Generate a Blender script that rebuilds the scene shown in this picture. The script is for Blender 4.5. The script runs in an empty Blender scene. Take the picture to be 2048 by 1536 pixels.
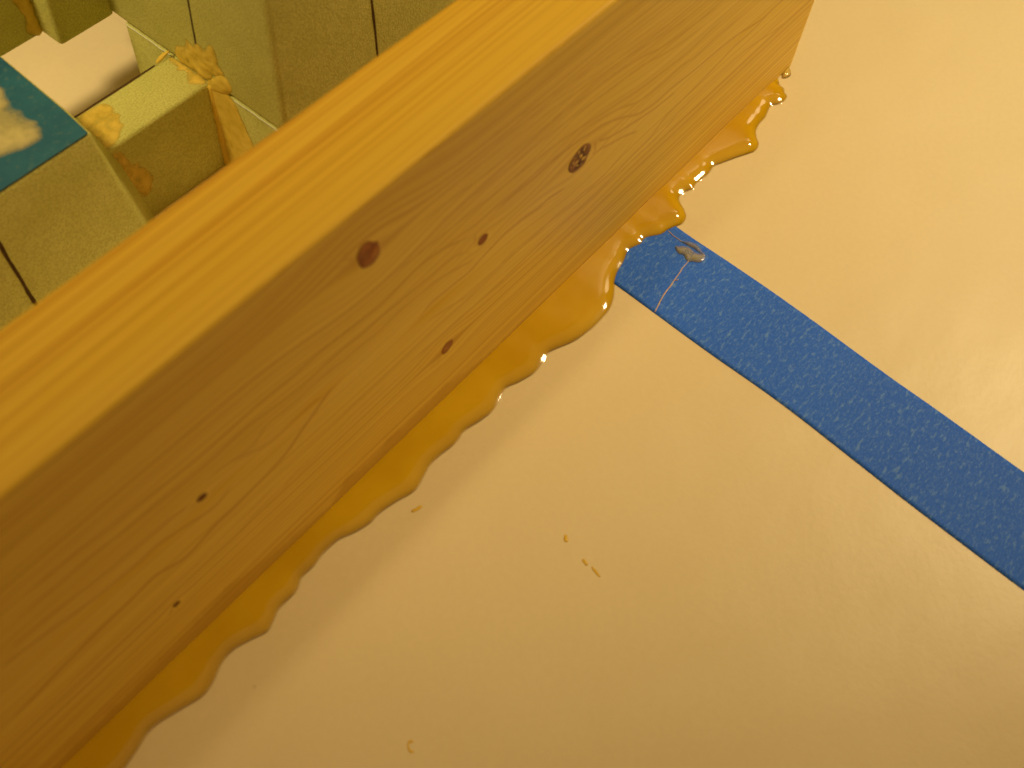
import bpy, bmesh, math, random
import numpy as np
from mathutils import Matrix, Vector, noise as mnoise

random.seed(7)
rng = np.random.default_rng(7)
MM = 0.001                      # the scene is measured in millimetres and built in metres
scene = bpy.context.scene
C = scene.collection

# ------------------------------------------------------------------ camera
cam = bpy.data.cameras.new('camera')
cam_ob = bpy.data.objects.new('camera', cam)
C.objects.link(cam_ob)
RIGHT = Vector((0.634214, -0.770210, 0.067447))
DOWN = Vector((-0.632396, -0.566958, -0.527857))
FWD = Vector((0.444800, 0.292121, -0.846651))
m = Matrix.Identity(4)
for i in range(3):
    m[i][0] = RIGHT[i]; m[i][1] = -DOWN[i]; m[i][2] = -FWD[i]
m.translation = Vector((-223.619, -73.822, 191.314)) * MM
cam_ob.matrix_world = m
cam.sensor_width = 36.0
cam.lens = 38.459
cam.clip_start = 0.005
cam.clip_end = 50
cam.dof.use_dof = True
cam.dof.focus_distance = 0.262
cam.dof.aperture_fstop = 22
scene.camera = cam_ob

# ------------------------------------------------------------------ room light
WARM = (1.0, 0.765, 0.41)        # lamp light
DUSKY = (1.0, 0.56, 0.17)       # what the dim room sends back
world = bpy.data.worlds.new('World'); scene.world = world
world.use_nodes = True
bg = world.node_tree.nodes['Background']
bg.inputs[0].default_value = (*DUSKY, 1)
bg.inputs[1].default_value = 0.10

def lamp(name, loc, target, size, power, size_y=None, color=WARM):
    l = bpy.data.lights.new(name, 'AREA'); l.color = color; l.energy = power
    l.shape = 'RECTANGLE' if size_y else 'DISK'; l.size = size
    if size_y: l.size_y = size_y
    o = bpy.data.objects.new(name, l); C.objects.link(o)
    o.location = loc
    o.rotation_euler = (Vector(target) - Vector(loc)).to_track_quat('-Z', 'Y').to_euler()
    return o
def spot(name, loc, target, radius, power, cone):
    l = bpy.data.lights.new(name, 'SPOT'); l.color = WARM; l.energy = power
    l.shadow_soft_size = radius; l.spot_size = math.radians(cone); l.spot_blend = 1.0
    o = bpy.data.objects.new(name, l); C.objects.link(o); o.location = loc
    o.rotation_euler = (Vector(target) - Vector(loc)).to_track_quat('-Z', 'Y').to_euler()
    return o
spot('key_spot', (0.34, -0.20, 0.50), (0.02, 0.00, 0), 0.035, 11.4, 41)  # unseen key from the right; cone shaped so the near corners dim
lamp('sheen_fill', (0.57, -0.01, 0.50), (-0.01, -0.04, 0), 0.14, 0.35)  # unseen, added to lay a sheen on the paper at far right
spot('foam_fill_spot', (-0.55, 0.24, 0.85), (-0.145, 0.125, 0.0), 0.10, 42.0, 14.5)  # unseen, added to brighten the foam; narrow cone spares the front paper
lamp('room_lamp', (-0.44, -0.48, 0.80), (-0.10, 0, 0), 0.05, 0.45, color=DUSKY)
lamp('ceiling_lamp', (0.15, 0.05, 1.30), (-0.04, 0.03, 0), 2.0, 5.2, color=(1.0, 0.68, 0.29))

scene.view_settings.view_transform = 'Standard'
scene.view_settings.look = 'None'
scene.view_settings.exposure = 0
scene.view_settings.gamma = 1
scene.view_settings.use_curve_mapping = False
cy = scene.cycles
cy.use_denoising = True
cy.max_bounces = 7; cy.diffuse_bounces = 4; cy.glossy_bounces = 3; cy.volume_bounces = 0
cy.transparent_max_bounces = 16
cy.sample_clamp_indirect = 6

# ------------------------------------------------------------------ shapes measured on the photograph, in mm on the paper (x, y) or on the board face (x, z)
GLUE = [(-7.92,-1.55),(-8.27,-3.28),(-9.58,-4.24),(-10.06,-5.29),(-12.29,-5.78),(-14.36,-5.13),(-15.89,-4.29),(-17.63,-4.49),(-20.63,-5.35),(-23.37,-5.45),(-26.02,-6.11),(-27.81,-7.41),(-29.47,-9.06),(-31.92,-9.6),(-34.35,-8.69),(-37.5,-7.25),(-41.06,-5.81),(-43.35,-5.02),(-46.51,-5.39),(-50.58,-4.97),(-52.59,-5.34),(-54.6,-4.55),(-57.45,-4.66),(-59.31,-7.38),(-60.88,-9.03),(-63.05,-9.54),(-65.11,-8.85),(-67.16,-8.17),(-69.27,-7.83),(-72.47,-5.87),(-74.68,-6.05),(-78.06,-5.14),(-81.19,-6.16),(-84.69,-6.93),(-87.5,-8.18),(-90.52,-10.15),(-93.83,-11.51),(-96.78,-11.82),(-100.71,-11.8),(-106.23,-10.89),(-111.7,-8.82),(-114.59,-9.37),(-117.98,-9.67),(-122.02,-8.66),(-124.87,-7.66),(-128.48,-8.66),(-131.09,-9.11),(-134.47,-8.66),(-137.93,-7.91),(-141.34,-8.36),(-145.49,-7.92),(-148.31,-7.92),(-150.8,-8.58),(-153.49,-9.3),(-155.77,-9.16),(-158.1,-8.44),(-162.08,-7.58),(-165.26,-7.59),(-168.59,-6.75),(-171.52,-5.57),(-175.03,-5.38),(-177.94,-5.81),(-181.17,-5.83),(-183.79,-6.94),(-187.81,-6.96),(-190.7,-8.04),(-192.68,-8.44),(-195.7,-7.32),(-198.88,-6.4),(-201.83,-6.81),(-204.82,-8.05),(-207.68,-8.44),(-211.31,-7.49),(-214.94,-6.48),(-217.39,-6.18),(-220.09,-6.94),(-222.32,-7.45),(-225.26,-7.95),(-228.51,-7.53),(-231.8,-8.45),(-234.77,-10.25),(-238.2,-10.23),(-241.11,-9.63),(-244.39,-10.79),(-247.39,-11.63),(-251.29,-11.32)]
MENISCUS = [(-7.96,-0.3),(-24.54,-0.14),(-42.97,2.57),(-73.43,2.4),(-92.17,2.88),(-106.36,2.85),(-116.13,1.75),(-120.2,1.56),(-127.5,3.25),(-132.99,4.96),(-135.44,6.0),(-138.27,5.65),(-144.16,5.32),(-148.49,5.08),(-151.7,6.58),(-154.16,4.76),(-159.68,4.82),(-163.63,6.06),(-167.74,2.15),(-170.57,2.92),(-175.68,3.55),(-181.22,4.48),(-187.62,6.35),(-192.01,8.09),(-199.26,6.45),(-205.08,5.58),(-210.74,4.9),(-216.18,4.55),(-221.5,4.22),(-226.44,4.69),(-231.79,3.57)]
TAPE_U = [(-64.66,-6.27),(-65.19,-8.77),(-65.31,-24.11),(-65.82,-38.89),(-66.76,-52.63),(-67.81,-65.35),(-68.61,-82.95),(-69.73,-99.35)]
TAPE_L = [(-87.81,-6.19),(-87.86,-9.0),(-88.39,-20.28),(-88.96,-31.93),(-89.07,-42.81),(-89.27,-53.45),(-90.49,-67.75),(-91.72,-81.39),(-92.68,-96.35),(-93.57,-110.55)]
KNOTS = [[(-153.32,66.96),(-152.4,65.87),(-151.68,65.44),(-151.29,63.37),(-151.48,62.16),(-152.92,61.27),(-154.15,61.65),(-155.1,62.35),(-155.76,64.21),(-155.95,65.89),(-155.25,67.12),(-154.39,67.4)],[(-125.0,43.51),(-125.08,42.37),(-125.99,41.74),(-127.13,42.23),(-127.5,43.11),(-127.1,44.18),(-126.0,44.21)],[(-133.37,19.76),(-133.5,18.64),(-134.49,17.73),(-135.67,17.64),(-136.46,18.52),(-136.38,19.84),(-135.24,20.75),(-134.06,20.44)],[(-95.15,43.05),(-94.72,41.69),(-95.34,40.05),(-95.91,38.84),(-97.2,38.41),(-99.16,38.63),(-100.39,39.44),(-101.5,41.06),(-101.27,42.76),(-100.38,43.69),(-99.19,44.38),(-97.65,44.7),(-96.17,44.05)],[(-190.06,40.9),(-190.35,40.29),(-191.15,40.18),(-191.94,40.75),(-191.88,41.32),(-191.27,41.69),(-190.54,41.5)],[(-200.95,17.77),(-201.2,17.4),(-201.88,17.34),(-202.3,17.65),(-202.4,18.22),(-202.01,18.48),(-201.36,18.43)]]
RINGS = [(0.32,0.75,[(-4.13,31.79),(-22.94,33.11),(-30.47,33.05),(-41.09,35.42),(-49.01,36.2),(-57.48,36.67),(-66.86,37.55),(-72.3,37.53),(-78.55,38.97),(-83.64,41.8),(-88.44,44.19),(-92.43,45.79),(-95.96,46.45),(-99.13,47.14),(-105.89,47.8),(-111.46,47.69),(-116.94,48.01),(-121.71,47.96),(-125.38,47.06),(-127.6,46.63)]),(0.32,0.8,[(-127.6,46.63),(-130.52,47.51),(-136.57,49.97),(-142.32,51.01),(-147.92,50.22),(-152.01,49.65),(-158.52,50.35),(-164.86,51.14),(-170.86,51.09),(-177.39,51.5),(-184.28,51.25),(-189.03,51.19),(-194.43,51.65),(-199.55,52.43),(-205.01,52.79),(-210.18,53.45),(-215.64,53.8),(-221.54,54.41)]),(0.3,0.8,[(-129.02,41.56),(-131.0,43.93),(-133.39,45.19),(-136.48,45.77),(-139.37,45.67),(-143.7,46.06),(-148.04,46.29),(-152.17,46.53),(-156.23,46.37),(-159.25,46.86),(-163.59,46.9),(-167.86,46.68),(-172.79,47.1),(-175.23,47.48),(-179.07,48.24),(-182.92,48.38),(-186.86,48.14),(-191.59,48.24),(-196.99,48.76),(-203.08,49.24),(-208.75,50.24),(-215.25,50.43),(-222.89,50.96)]),(0.28,0.7,[(-127.36,40.87),(-128.91,39.65),(-131.38,40.69),(-134.84,42.02),(-139.35,43.17),(-143.73,43.46),(-148.12,43.72),(-152.34,43.18),(-156.88,43.67),(-160.43,43.73),(-163.86,44.32),(-168.16,44.25),(-170.77,44.16),(-174.05,44.34),(-177.24,44.65),(-180.38,42.61),(-183.57,43.05),(-186.5,43.86),(-188.35,43.96),(-189.39,43.22)]),(0.34,0.8,[(-100.04,35.87),(-104.08,36.94),(-107.23,37.73),(-110.04,37.59),(-114.56,38.52),(-118.75,38.83),(-120.87,38.9),(-126.21,37.84),(-130.0,37.11),(-132.98,37.53),(-136.04,37.78),(-139.05,38.03),(-141.11,37.64),(-142.79,36.12)]),(0.3,0.55,[(-81.61,26.84),(-90.29,27.56),(-98.7,28.6),(-105.99,29.68),(-110.54,30.27),(-117.34,30.79),(-121.81,30.18),(-126.1,29.93),(-129.35,29.93),(-132.74,31.04),(-135.9,32.14),(-138.99,32.9),(-141.89,33.97)]),(0.3,0.75,[(-77.29,33.29),(-81.98,35.5),(-86.71,37.09),(-90.78,38.52),(-93.76,39.03)]),(0.3,0.6,[(-77.29,33.29),(-79.22,30.93),(-82.06,29.94),(-84.76,29.15),(-89.18,28.57),(-93.59,29.07),(-98.04,29.37),(-103.69,29.89),(-108.91,29.57),(-114.4,29.73),(-120.3,29.5),(-126.75,28.88),(-134.46,28.94),(-141.24,29.07),(-147.82,28.89),(-155.47,28.73),(-161.65,28.56),(-167.72,27.94)]),(0.22,0.9,[(-92.87,42.88),(-91.4,41.26),(-89.59,40.32),(-87.27,39.4),(-82.69,38.2),(-75.62,36.49),(-70.12,35.61),(-63.65,34.97)]),(0.3,0.9,[(-93.72,42.46),(-93.06,40.92),(-93.13,39.76),(-93.45,39.07)]),(0.32,0.7,[(-22.94,33.11),(-33.27,32.0),(-41.21,32.1),(-46.95,31.19),(-55.64,30.24),(-61.83,29.69),(-65.77,29.35),(-68.19,28.37),(-70.91,26.61),(-74.95,26.27),(-79.44,25.89),(-83.74,24.96),(-88.32,24.77),(-94.7,24.79),(-101.31,25.14),(-108.44,25.07),(-115.35,24.82),(-122.08,24.58),(-130.08,24.72),(-137.12,25.09),(-143.93,25.44),(-150.53,25.47)]),(0.28,0.6,[(-7.77,22.28),(-19.03,23.48),(-33.86,26.63),(-43.65,27.08),(-51.35,27.05),(-59.37,26.4),(-65.25,24.93),(-69.45,24.2),(-75.99,24.26),(-82.1,23.96),(-92.88,24.01),(-99.52,24.2),(-107.46,23.71),(-116.73,23.46),(-125.68,23.57)]),(0.3,0.6,[(-38.88,40.95),(-45.14,41.04),(-52.63,41.35),(-59.7,41.14),(-65.06,42.14),(-70.95,42.02),(-79.14,42.8),(-86.52,46.02),(-93.25,48.02),(-98.75,49.0),(-104.06,48.18),(-109.61,48.66),(-116.63,48.9),(-122.09,49.18),(-128.02,49.09),(-135.08,50.17),(-141.24,51.29)]),(0.28,0.6,[(-48.28,45.2),(-55.67,45.26),(-62.43,44.67),(-67.99,45.06),(-73.83,45.73),(-80.23,46.61),(-87.86,48.22),(-95.13,49.61),(-101.34,50.9),(-108.7,51.95),(-115.69,52.41),(-122.42,52.85),(-128.92,53.28),(-135.19,53.7),(-142.43,54.3),(-149.37,54.88),(-158.2,55.58)]),(0.24,0.5,[(-57.03,48.68),(-69.66,49.97),(-82.08,53.1),(-91.59,53.94),(-100.74,55.29),(-109.34,56.04),(-117.49,56.23),(-125.34,56.8),(-132.86,57.35),(-140.07,57.99)]),(0.24,0.6,[(-52.66,50.71),(-63.68,51.83),(-74.59,53.3),(-82.83,55.7),(-92.43,57.44),(-101.33,58.28),(-109.82,59.08),(-117.87,59.46),(-125.57,59.7),(-135.4,60.89),(-144.65,61.55)]),(0.22,0.5,[(-61.73,55.27),(-73.16,56.39),(-83.59,58.38),(-93.02,59.88),(-101.86,60.91),(-110.28,62.02),(-118.23,62.58),(-125.83,63.0),(-135.47,63.49),(-144.61,64.07),(-153.25,64.84)]),(0.22,0.4,[(-69.5,57.64),(-83.99,59.76),(-96.29,61.46),(-107.8,63.3),(-118.49,64.77),(-128.47,65.8),(-137.85,66.1)]),(0.22,0.4,[(-73.22,60.4),(-84.53,61.66),(-96.76,63.54),(-108.11,65.16),(-118.74,66.91),(-128.6,67.87)]),(0.45,0.85,[(-160.7,39.42),(-162.7,39.03),(-164.44,38.82),(-166.13,37.93),(-168.21,36.59),(-170.15,35.54),(-172.11,34.34),(-174.34,32.84),(-176.25,32.07),(-179.89,31.38),(-183.34,30.99),(-186.76,30.47),(-190.13,30.51),(-192.65,29.95),(-195.28,29.25),(-197.66,29.12),(-202.33,31.49),(-205.1,31.3),(-207.87,30.97),(-213.29,30.71),(-218.69,30.07),(-221.86,29.7),(-224.57,29.01),(-227.94,28.61),(-231.84,28.03)]),(0.5,0.5,[(-165.34,38.84),(-167.85,39.61),(-170.5,39.67),(-173.05,39.48),(-177.36,39.46),(-181.79,41.68),(-184.29,42.95)]),(0.4,0.7,[(-185.97,37.08),(-187.24,36.41),(-189.01,35.8),(-190.83,35.84),(-192.79,36.49),(-194.87,37.36),(-197.03,38.07),(-199.77,38.93),(-203.47,38.8),(-206.94,39.17),(-210.1,39.44),(-212.93,39.97),(-215.12,40.69),(-219.58,41.71),(-224.89,42.97),(-225.99,43.02)]),(0.36,0.7,[(-193.16,41.62),(-194.51,42.04),(-196.56,42.58),(-198.76,42.74),(-200.85,42.91),(-202.99,43.07),(-205.73,43.25),(-206.9,43.2),(-210.66,43.77),(-214.37,44.42),(-218.36,45.11),(-222.14,45.37),(-224.87,45.88)]),(0.3,0.5,[(-177.26,26.23),(-181.93,25.32),(-187.54,24.9),(-191.89,24.75),(-196.77,24.26),(-201.36,24.49),(-206.43,24.38),(-211.33,24.42),(-217.12,24.21),(-222.66,24.28)]),(0.3,0.4,[(-172.98,23.65),(-180.18,22.21),(-187.08,21.57),(-193.63,21.69),(-198.9,21.91),(-205.26,21.3),(-211.24,21.42),(-218.24,20.73),(-225.76,20.66)]),(0.28,0.45,[(-150.53,25.47),(-158.17,25.84),(-163.16,25.36),(-168.07,24.89),(-172.88,24.42),(-177.67,23.51),(-182.32,23.06),(-188.13,21.92),(-193.57,21.99)]),(0.25,0.35,[(-130.08,24.72),(-138.5,24.47),(-146.62,24.22),(-154.47,24.14),(-162.06,23.91),(-168.25,23.33),(-174.33,22.46),(-180.26,21.75)]),(0.3,0.55,[(-156.09,65.67),(-157.23,66.51),(-158.24,67.26),(-159.34,68.11)]),(0.27,0.5,[(-157.08,67.78),(-157.79,68.31),(-158.57,68.84)]),(0.3,0.35,[(-156.04,64.75),(-157.32,65.35),(-158.91,66.36),(-160.26,67.15)]),(0.27,0.3,[(-156.24,66.83),(-157.16,67.28),(-158.53,68.01)]),(0.25,0.5,[(-128.38,46.53),(-128.55,44.95),(-127.88,42.72)]),(0.3,0.45,[(-136.44,18.32),(-137.56,17.17),(-138.68,16.2)]),(0.3,0.4,[(-137.29,18.6),(-138.7,17.79),(-140.11,17.33)]),(0.3,0.6,[(-202.62,17.92),(-203.28,16.98),(-203.72,16.49)]),(0.3,0.5,[(-192.14,41.04),(-192.67,40.84),(-193.28,41.12)])]
FLECKS = [[(-158.17,-11.72),(-157.43,-12.08),(-155.98,-12.45)],[(-142.49,-37.03),(-143.08,-37.61),(-143.57,-37.99)],[(-144.32,-42.55),(-144.41,-43.22),(-144.72,-43.93)],[(-144.34,-44.83),(-144.62,-45.87),(-144.94,-47.18)],[(-189.96,-40.94),(-190.22,-40.49),(-190.88,-40.63),(-191.26,-41.2),(-191.46,-41.73),(-191.01,-42.01)]]
SMEAR = [[(-69.94,-12.12),(-68.72,-13.22),(-67.98,-14.8),(-68.1,-16.96),(-67.13,-18.38),(-67.74,-19.09),(-69.27,-19.24),(-70.24,-18.72),(-70.89,-17.69),(-71.56,-16.97),(-71.52,-16.11),(-70.79,-14.95),(-71.2,-14.04),(-70.8,-13.02)],[(-67.94,-12.08),(-66.59,-13.54),(-66.06,-15.64),(-67.26,-18.47),(-67.8,-17.65),(-67.64,-15.76),(-67.87,-13.53)]]
THREADS = [(0.16,[(-67.27,-8.29),(-67.54,-9.39),(-67.74,-10.44),(-67.7,-11.31),(-67.85,-12.32)]),(0.22,[(-71.31,-16.79),(-72.66,-16.9),(-73.86,-16.93),(-75.82,-17.26),(-77.84,-17.49),(-79.97,-17.81),(-81.84,-17.95),(-83.73,-18.27),(-85.21,-18.59),(-86.61,-18.99),(-88.12,-19.35)]),(0.09,[(-71.37,-13.86),(-72.8,-13.67),(-74.0,-13.62),(-75.88,-13.6),(-77.33,-13.59),(-79.44,-13.61)]),(0.07,[(-77.9,-11.17),(-78.44,-12.15),(-79.44,-13.61)]),(0.22,[(-77.89,-17.52),(-77.71,-17.99),(-77.22,-17.99)])]
DROP = [(-0.56,0.28),(0.74,0.01),(0.16,-1.27),(-1.27,-2.45),(-2.96,-2.27),(-3.78,-1.41)]

# ------------------------------------------------------------------ node helpers
class Mat:
    def __init__(self, name):
        self.m = bpy.data.materials.new(name); self.m.use_nodes = True
        self.t = self.m.node_tree; self.t.nodes.clear()
        self.out = self.n('ShaderNodeOutputMaterial')
    def n(self, kind, **kw):
        x = self.t.nodes.new(kind)
        for k, v in kw.items(): setattr(x, k, v)
        return x
    def link(self, a, b): self.t.links.new(a, b)
    def val(self, sock, v):
        if hasattr(v, 'is_linked') or isinstance(v, bpy.types.NodeSocket): self.link(v, sock)
        else: sock.default_value = v
    def coords(self, scale=(1, 1, 1), rot=(0, 0, 0)):
        tc = self.n('ShaderNodeTexCoord'); mp = self.n('ShaderNodeMapping')
        mp.inputs['Scale'].default_value = scale; mp.inputs['Rotation'].default_value = rot
        self.link(tc.outputs['Object'], mp.inputs['Vector'])
        return mp.outputs['Vector']
    def noise(self, vec, scale, detail=3, rough=0.5):
        x = self.n('ShaderNodeTexNoise'); self.link(vec, x.inputs['Vector'])
        x.inputs['Scale'].default_value = scale; x.inputs['Detail'].default_value = detail
        x.inputs['Roughness'].default_value = rough
        return x.outputs['Fac']
    def ramp(self, fac, lo, hi, a=0.0, b=1.0):
        x = self.n('ShaderNodeMapRange'); x.clamp = True
        self.val(x.inputs['Value'], fac)
        x.inputs['From Min'].default_value = lo; x.inputs['From Max'].default_value = hi
        x.inputs['To Min'].default_value = a; x.inputs['To Max'].default_value = b
        return x.outputs['Result']
    def math(self, op, a, b=0.0):
        x = self.n('ShaderNodeMath', operation=op)
        self.val(x.inputs[0], a); self.val(x.inputs[1], b)
        return x.outputs[0]
    def mix(self, fac, a, b, mode='MIX'):
        x = self.n('ShaderNodeMix', data_type='RGBA', blend_type=mode)
        self.val(x.inputs[0], fac); self.val(x.inputs[6], a); self.val(x.inputs[7], b)
        return x.outputs[2]
    def attr(self, name):
        x = self.n('ShaderNodeAttribute'); x.attribute_name = name
        return x.outputs['Fac']
    def bump(self, h, dist, strength=1.0, normal=None):
        x = self.n('ShaderNodeBump'); x.inputs['Distance'].default_value = dist
        x.inputs['Strength'].default_value = strength
        self.link(h, x.inputs['Height'])
        if normal: self.link(normal, x.inputs['Normal'])
        return x.outputs['Normal']
    def principled(self, color, rough, normal=None, **kw):
        p = self.n('ShaderNodeBsdfPrincipled')
        self.val(p.inputs['Base Color'], color); self.val(p.inputs['Roughness'], rough)
        if normal: self.link(normal, p.inputs['Normal'])
        for k, v in kw.items(): self.val(p.inputs[k.replace('_', ' ')], v)
        self.link(p.outputs[0], self.out.inputs['Surface'])
        return p
def rgb(r, g, b): return (r, g, b, 1)

# ------------------------------------------------------------------ materials
def mat_paper():
    M = Mat('white_paper'); v = M.coords()
    big = M.noise(v, 14, 3); fine = M.noise(v, 700, 3, .6)
    col = M.mix(M.ramp(big, .3, .7), rgb(.76, .645, .385), rgb(.80, .69, .425))
    col = M.mix(M.ramp(fine, .35, .65, 0, .10), col, rgb(.62, .50, .27))
    specks = M.n('ShaderNodeTexVoronoi'); M.link(v, specks.inputs['Vector']); specks.inputs['Scale'].default_value = 42
    dot = M.ramp(specks.outputs['Distance'], .012, .03, .55, 0)
    col = M.mix(dot, col, rgb(.35, .22, .07))
    wave = M.noise(M.coords((1, 1.5, 1), (0, 0, .5)), 17, 3, .5)
    n = M.bump(wave, .0014, .6)
    n = M.bump(fine, .00006, .6, n)
    M.principled(col, .40, n, Specular_IOR_Level=.48)
    return M.m

def mat_pine():
    M = Mat('pine_wood')
    ring = M.attr('ring'); streak = M.attr('streak')
    v = M.coords((9, 160, 160)); fibre = M.noise(v, 6, 4, .6)
    v2 = M.coords((3, 40, 40)); band = M.noise(v2, 2.2, 2)
    col = M.mix(M.ramp(band, .35, .65), rgb(.87, .595, .080), rgb(.92, .65, .112))
    col = M.mix(M.ramp(fibre, .3, .7, 0, .13), col, rgb(.62, .36, .03))
    col = M.mix(streak, col, rgb(.82, .50, .014))
    col = M.mix(ring, col, rgb(.52, .19, .008))
    col = M.mix(M.math('MULTIPLY', M.attr('stain_shade'), .5), col, rgb(.46, .20, .006))
    h = M.math('SUBTRACT', M.math('MULTIPLY', fibre, .35), M.math('MULTIPLY', ring, .6))
    M.principled(col, .5, M.bump(h, .00012, .6), Specular_IOR_Level=.28)
    return M.m

def mat_knot(name, a, b, dark, crack):
    M = Mat(name)
    v = M.coords((1, 1, .6)); nz = M.noise(v, 560, 5, .65)
    col = M.mix(M.ramp(nz, .38, .62), rgb(*a), rgb(*b))
    rim = M.attr('rim')
    col = M.mix(M.math('MULTIPLY', rim, .55), col, rgb(*dark))
    cr = M.ramp(M.noise(M.coords((1.0, 1, 1.5)), 300, 6, .72), .47, .54, 0, crack)
    core = M.ramp(rim, .35, .8, 1, 0)
    col = M.mix(M.math('MULTIPLY', cr, core), col, rgb(.05, .012, .002))
    M.principled(col, .55, M.bump(M.math('MULTIPLY', cr, -1.0), .0004, .8), Specular_IOR_Level=.25)
    return M.m

def mat_tape():
    M = Mat('blue_masking_tape')
    fib = M.noise(M.coords((850, 2000, 500), (0, 0, math.radians(-6))), 1.0, 3, .65)
    fib2 = M.noise(M.coords((1200, 2800, 500), (0, 0, math.radians(10))), 1.0, 2, .5)
    big = M.noise(M.coords(), 45, 2)
    col = M.mix(M.ramp(big, .3, .7), rgb(.022, .140, .80), rgb(.026, .155, .86))
    col = M.mix(M.ramp(fib, .50, .70, 0, .5), col, rgb(.085, .24, .72))
    col = M.mix(M.ramp(fib2, .56, .74, 0, .5), col, rgb(.17, .34, .72))
    fib3 = M.noise(M.coords((480, 1150, 500), (0, 0, math.radians(4))), 1.0, 3, .6)
    col = M.mix(M.ramp(fib3, .54, .68, 0, .55), col, rgb(.17, .37, .80))
    col = M.mix(M.ramp(fib, .46, .30, 0, .3), col, rgb(.016, .090, .48))
    M.principled(col, .6, M.bump(M.math('ADD', fib, M.math('MULTIPLY', fib2, .6)), .00010, .7), Specular_IOR_Level=.2)
    return M.m

def mat_glue(name, a, b, scale_mm, tint, rough=.08):
    """wet cloudy glue: shiny skin over amber, letting what lies below show where it is thin (depth = mm of glue)"""
    M = Mat(name)
    v = M.coords(); nz = M.noise(v, 70, 3)
    p = M.n('ShaderNodeBsdfPrincipled')
    col = M.mix(M.ramp(nz, .35, .65), rgb(*a), rgb(*b))
    col = M.mix(M.ramp(M.attr('depth'), .75, 1.9, 0, .75), col, rgb(a[0] * .72, a[1] * .58, a[2]))   # deeper glue is browner
    M.link(col, p.inputs['Base Color'])
    M.link(M.ramp(M.attr('depth'), 1.1, 1.9, rough, .42), p.inputs['Roughness']); p.inputs['IOR'].default_value = 1.46
    fr = M.n('ShaderNodeFresnel'); fr.inputs['IOR'].default_value = 1.46
    gl = M.n('ShaderNodeBsdfGlossy'); gl.inputs['Roughness'].default_value = rough
    tr = M.n('ShaderNodeBsdfTransparent')
    soak = M.math('SUBTRACT', 1.0, M.math('POWER', math.e, M.math('MULTIPLY', M.attr('depth'), -1.6 / scale_mm)))
    M.link(M.mix(soak, rgb(1, 1, 1), rgb(*tint)), tr.inputs['Color'])
    thin = M.n('ShaderNodeMixShader'); M.link(fr.outputs[0], thin.inputs[0])
    M.link(tr.outputs[0], thin.inputs[1]); M.link(gl.outputs[0], thin.inputs[2])
    body_ = M.math('SUBTRACT', 1.0, M.math('POWER', math.e, M.math('MULTIPLY', M.attr('depth'), -1.0 / scale_mm)))
    mx = M.n('ShaderNodeMixShader'); M.link(body_, mx.inputs[0])
    M.link(thin.outputs[0], mx.inputs[1]); M.link(p.outputs[0], mx.inputs[2])
    M.link(mx.outputs[0], M.out.inputs['Surface'])
    return M.m
def set_depth(o, z0, bottom=None):
    me = o.data; d = [max(0.0, v.co.z / MM - z0) for v in me.vertices]
    at = me.attributes.new('depth', 'FLOAT', 'POINT'); at.data.foreach_set('value', d)

def mat_foam():
    M = Mat('green_foam'); v = M.coords()
    g = M.noise(v, 2400, 2, .6); g2 = M.noise(v, 130, 3); vo = M.n('ShaderNodeTexVoronoi'); M.link(v, vo.inputs['Vector']); vo.inputs['Scale'].default_value = 1500
    col = M.mix(M.ramp(g2, .3, .7), rgb(.58, .585, .15), rgb(.65, .65, .19))
    col = M.mix(M.ramp(g, .42, .62, 0, .4), col, rgb(.30, .27, .04))
    col = M.mix(M.ramp(vo.outputs['Distance'], .10, .02, 0, .35), col, rgb(.85, .88, .6))
    M.principled(col, .75, M.bump(g, .00025, .7), Specular_IOR_Level=.3)
    return M.m

def mat_plain(name, a, b, scale, rough, bump=.0002, spec=.3, lo=.35, hi=.65):
    M = Mat(name); v = M.coords()
    nz = M.noise(v, scale, 4, .6)
    M.principled(M.mix(M.ramp(nz, lo, hi), rgb(*a), rgb(*b)), rough, M.bump(nz, bump, .7), Specular_IOR_Level=spec)
    return M.m

def mat_film():
    M = Mat('blue_film'); v = M.coords()
    a = M.noise(v, 90, 5, .65); b = M.noise(v, 700, 3, .6)
    col = M.mix(M.ramp(a, .35, .65), rgb(.012, .085, .135), rgb(.022, .125, .165))
    col = M.mix(M.ramp(b, .56, .72, 0, .5), col, rgb(.10, .17, .13))
    col = M.mix(M.ramp(a, .66, .75, 0, .5), col, rgb(.30, .30, .16))
    M.principled(col, .5, M.bump(b, .0002, .6), Specular_IOR_Level=.35)
    return M.m

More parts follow.
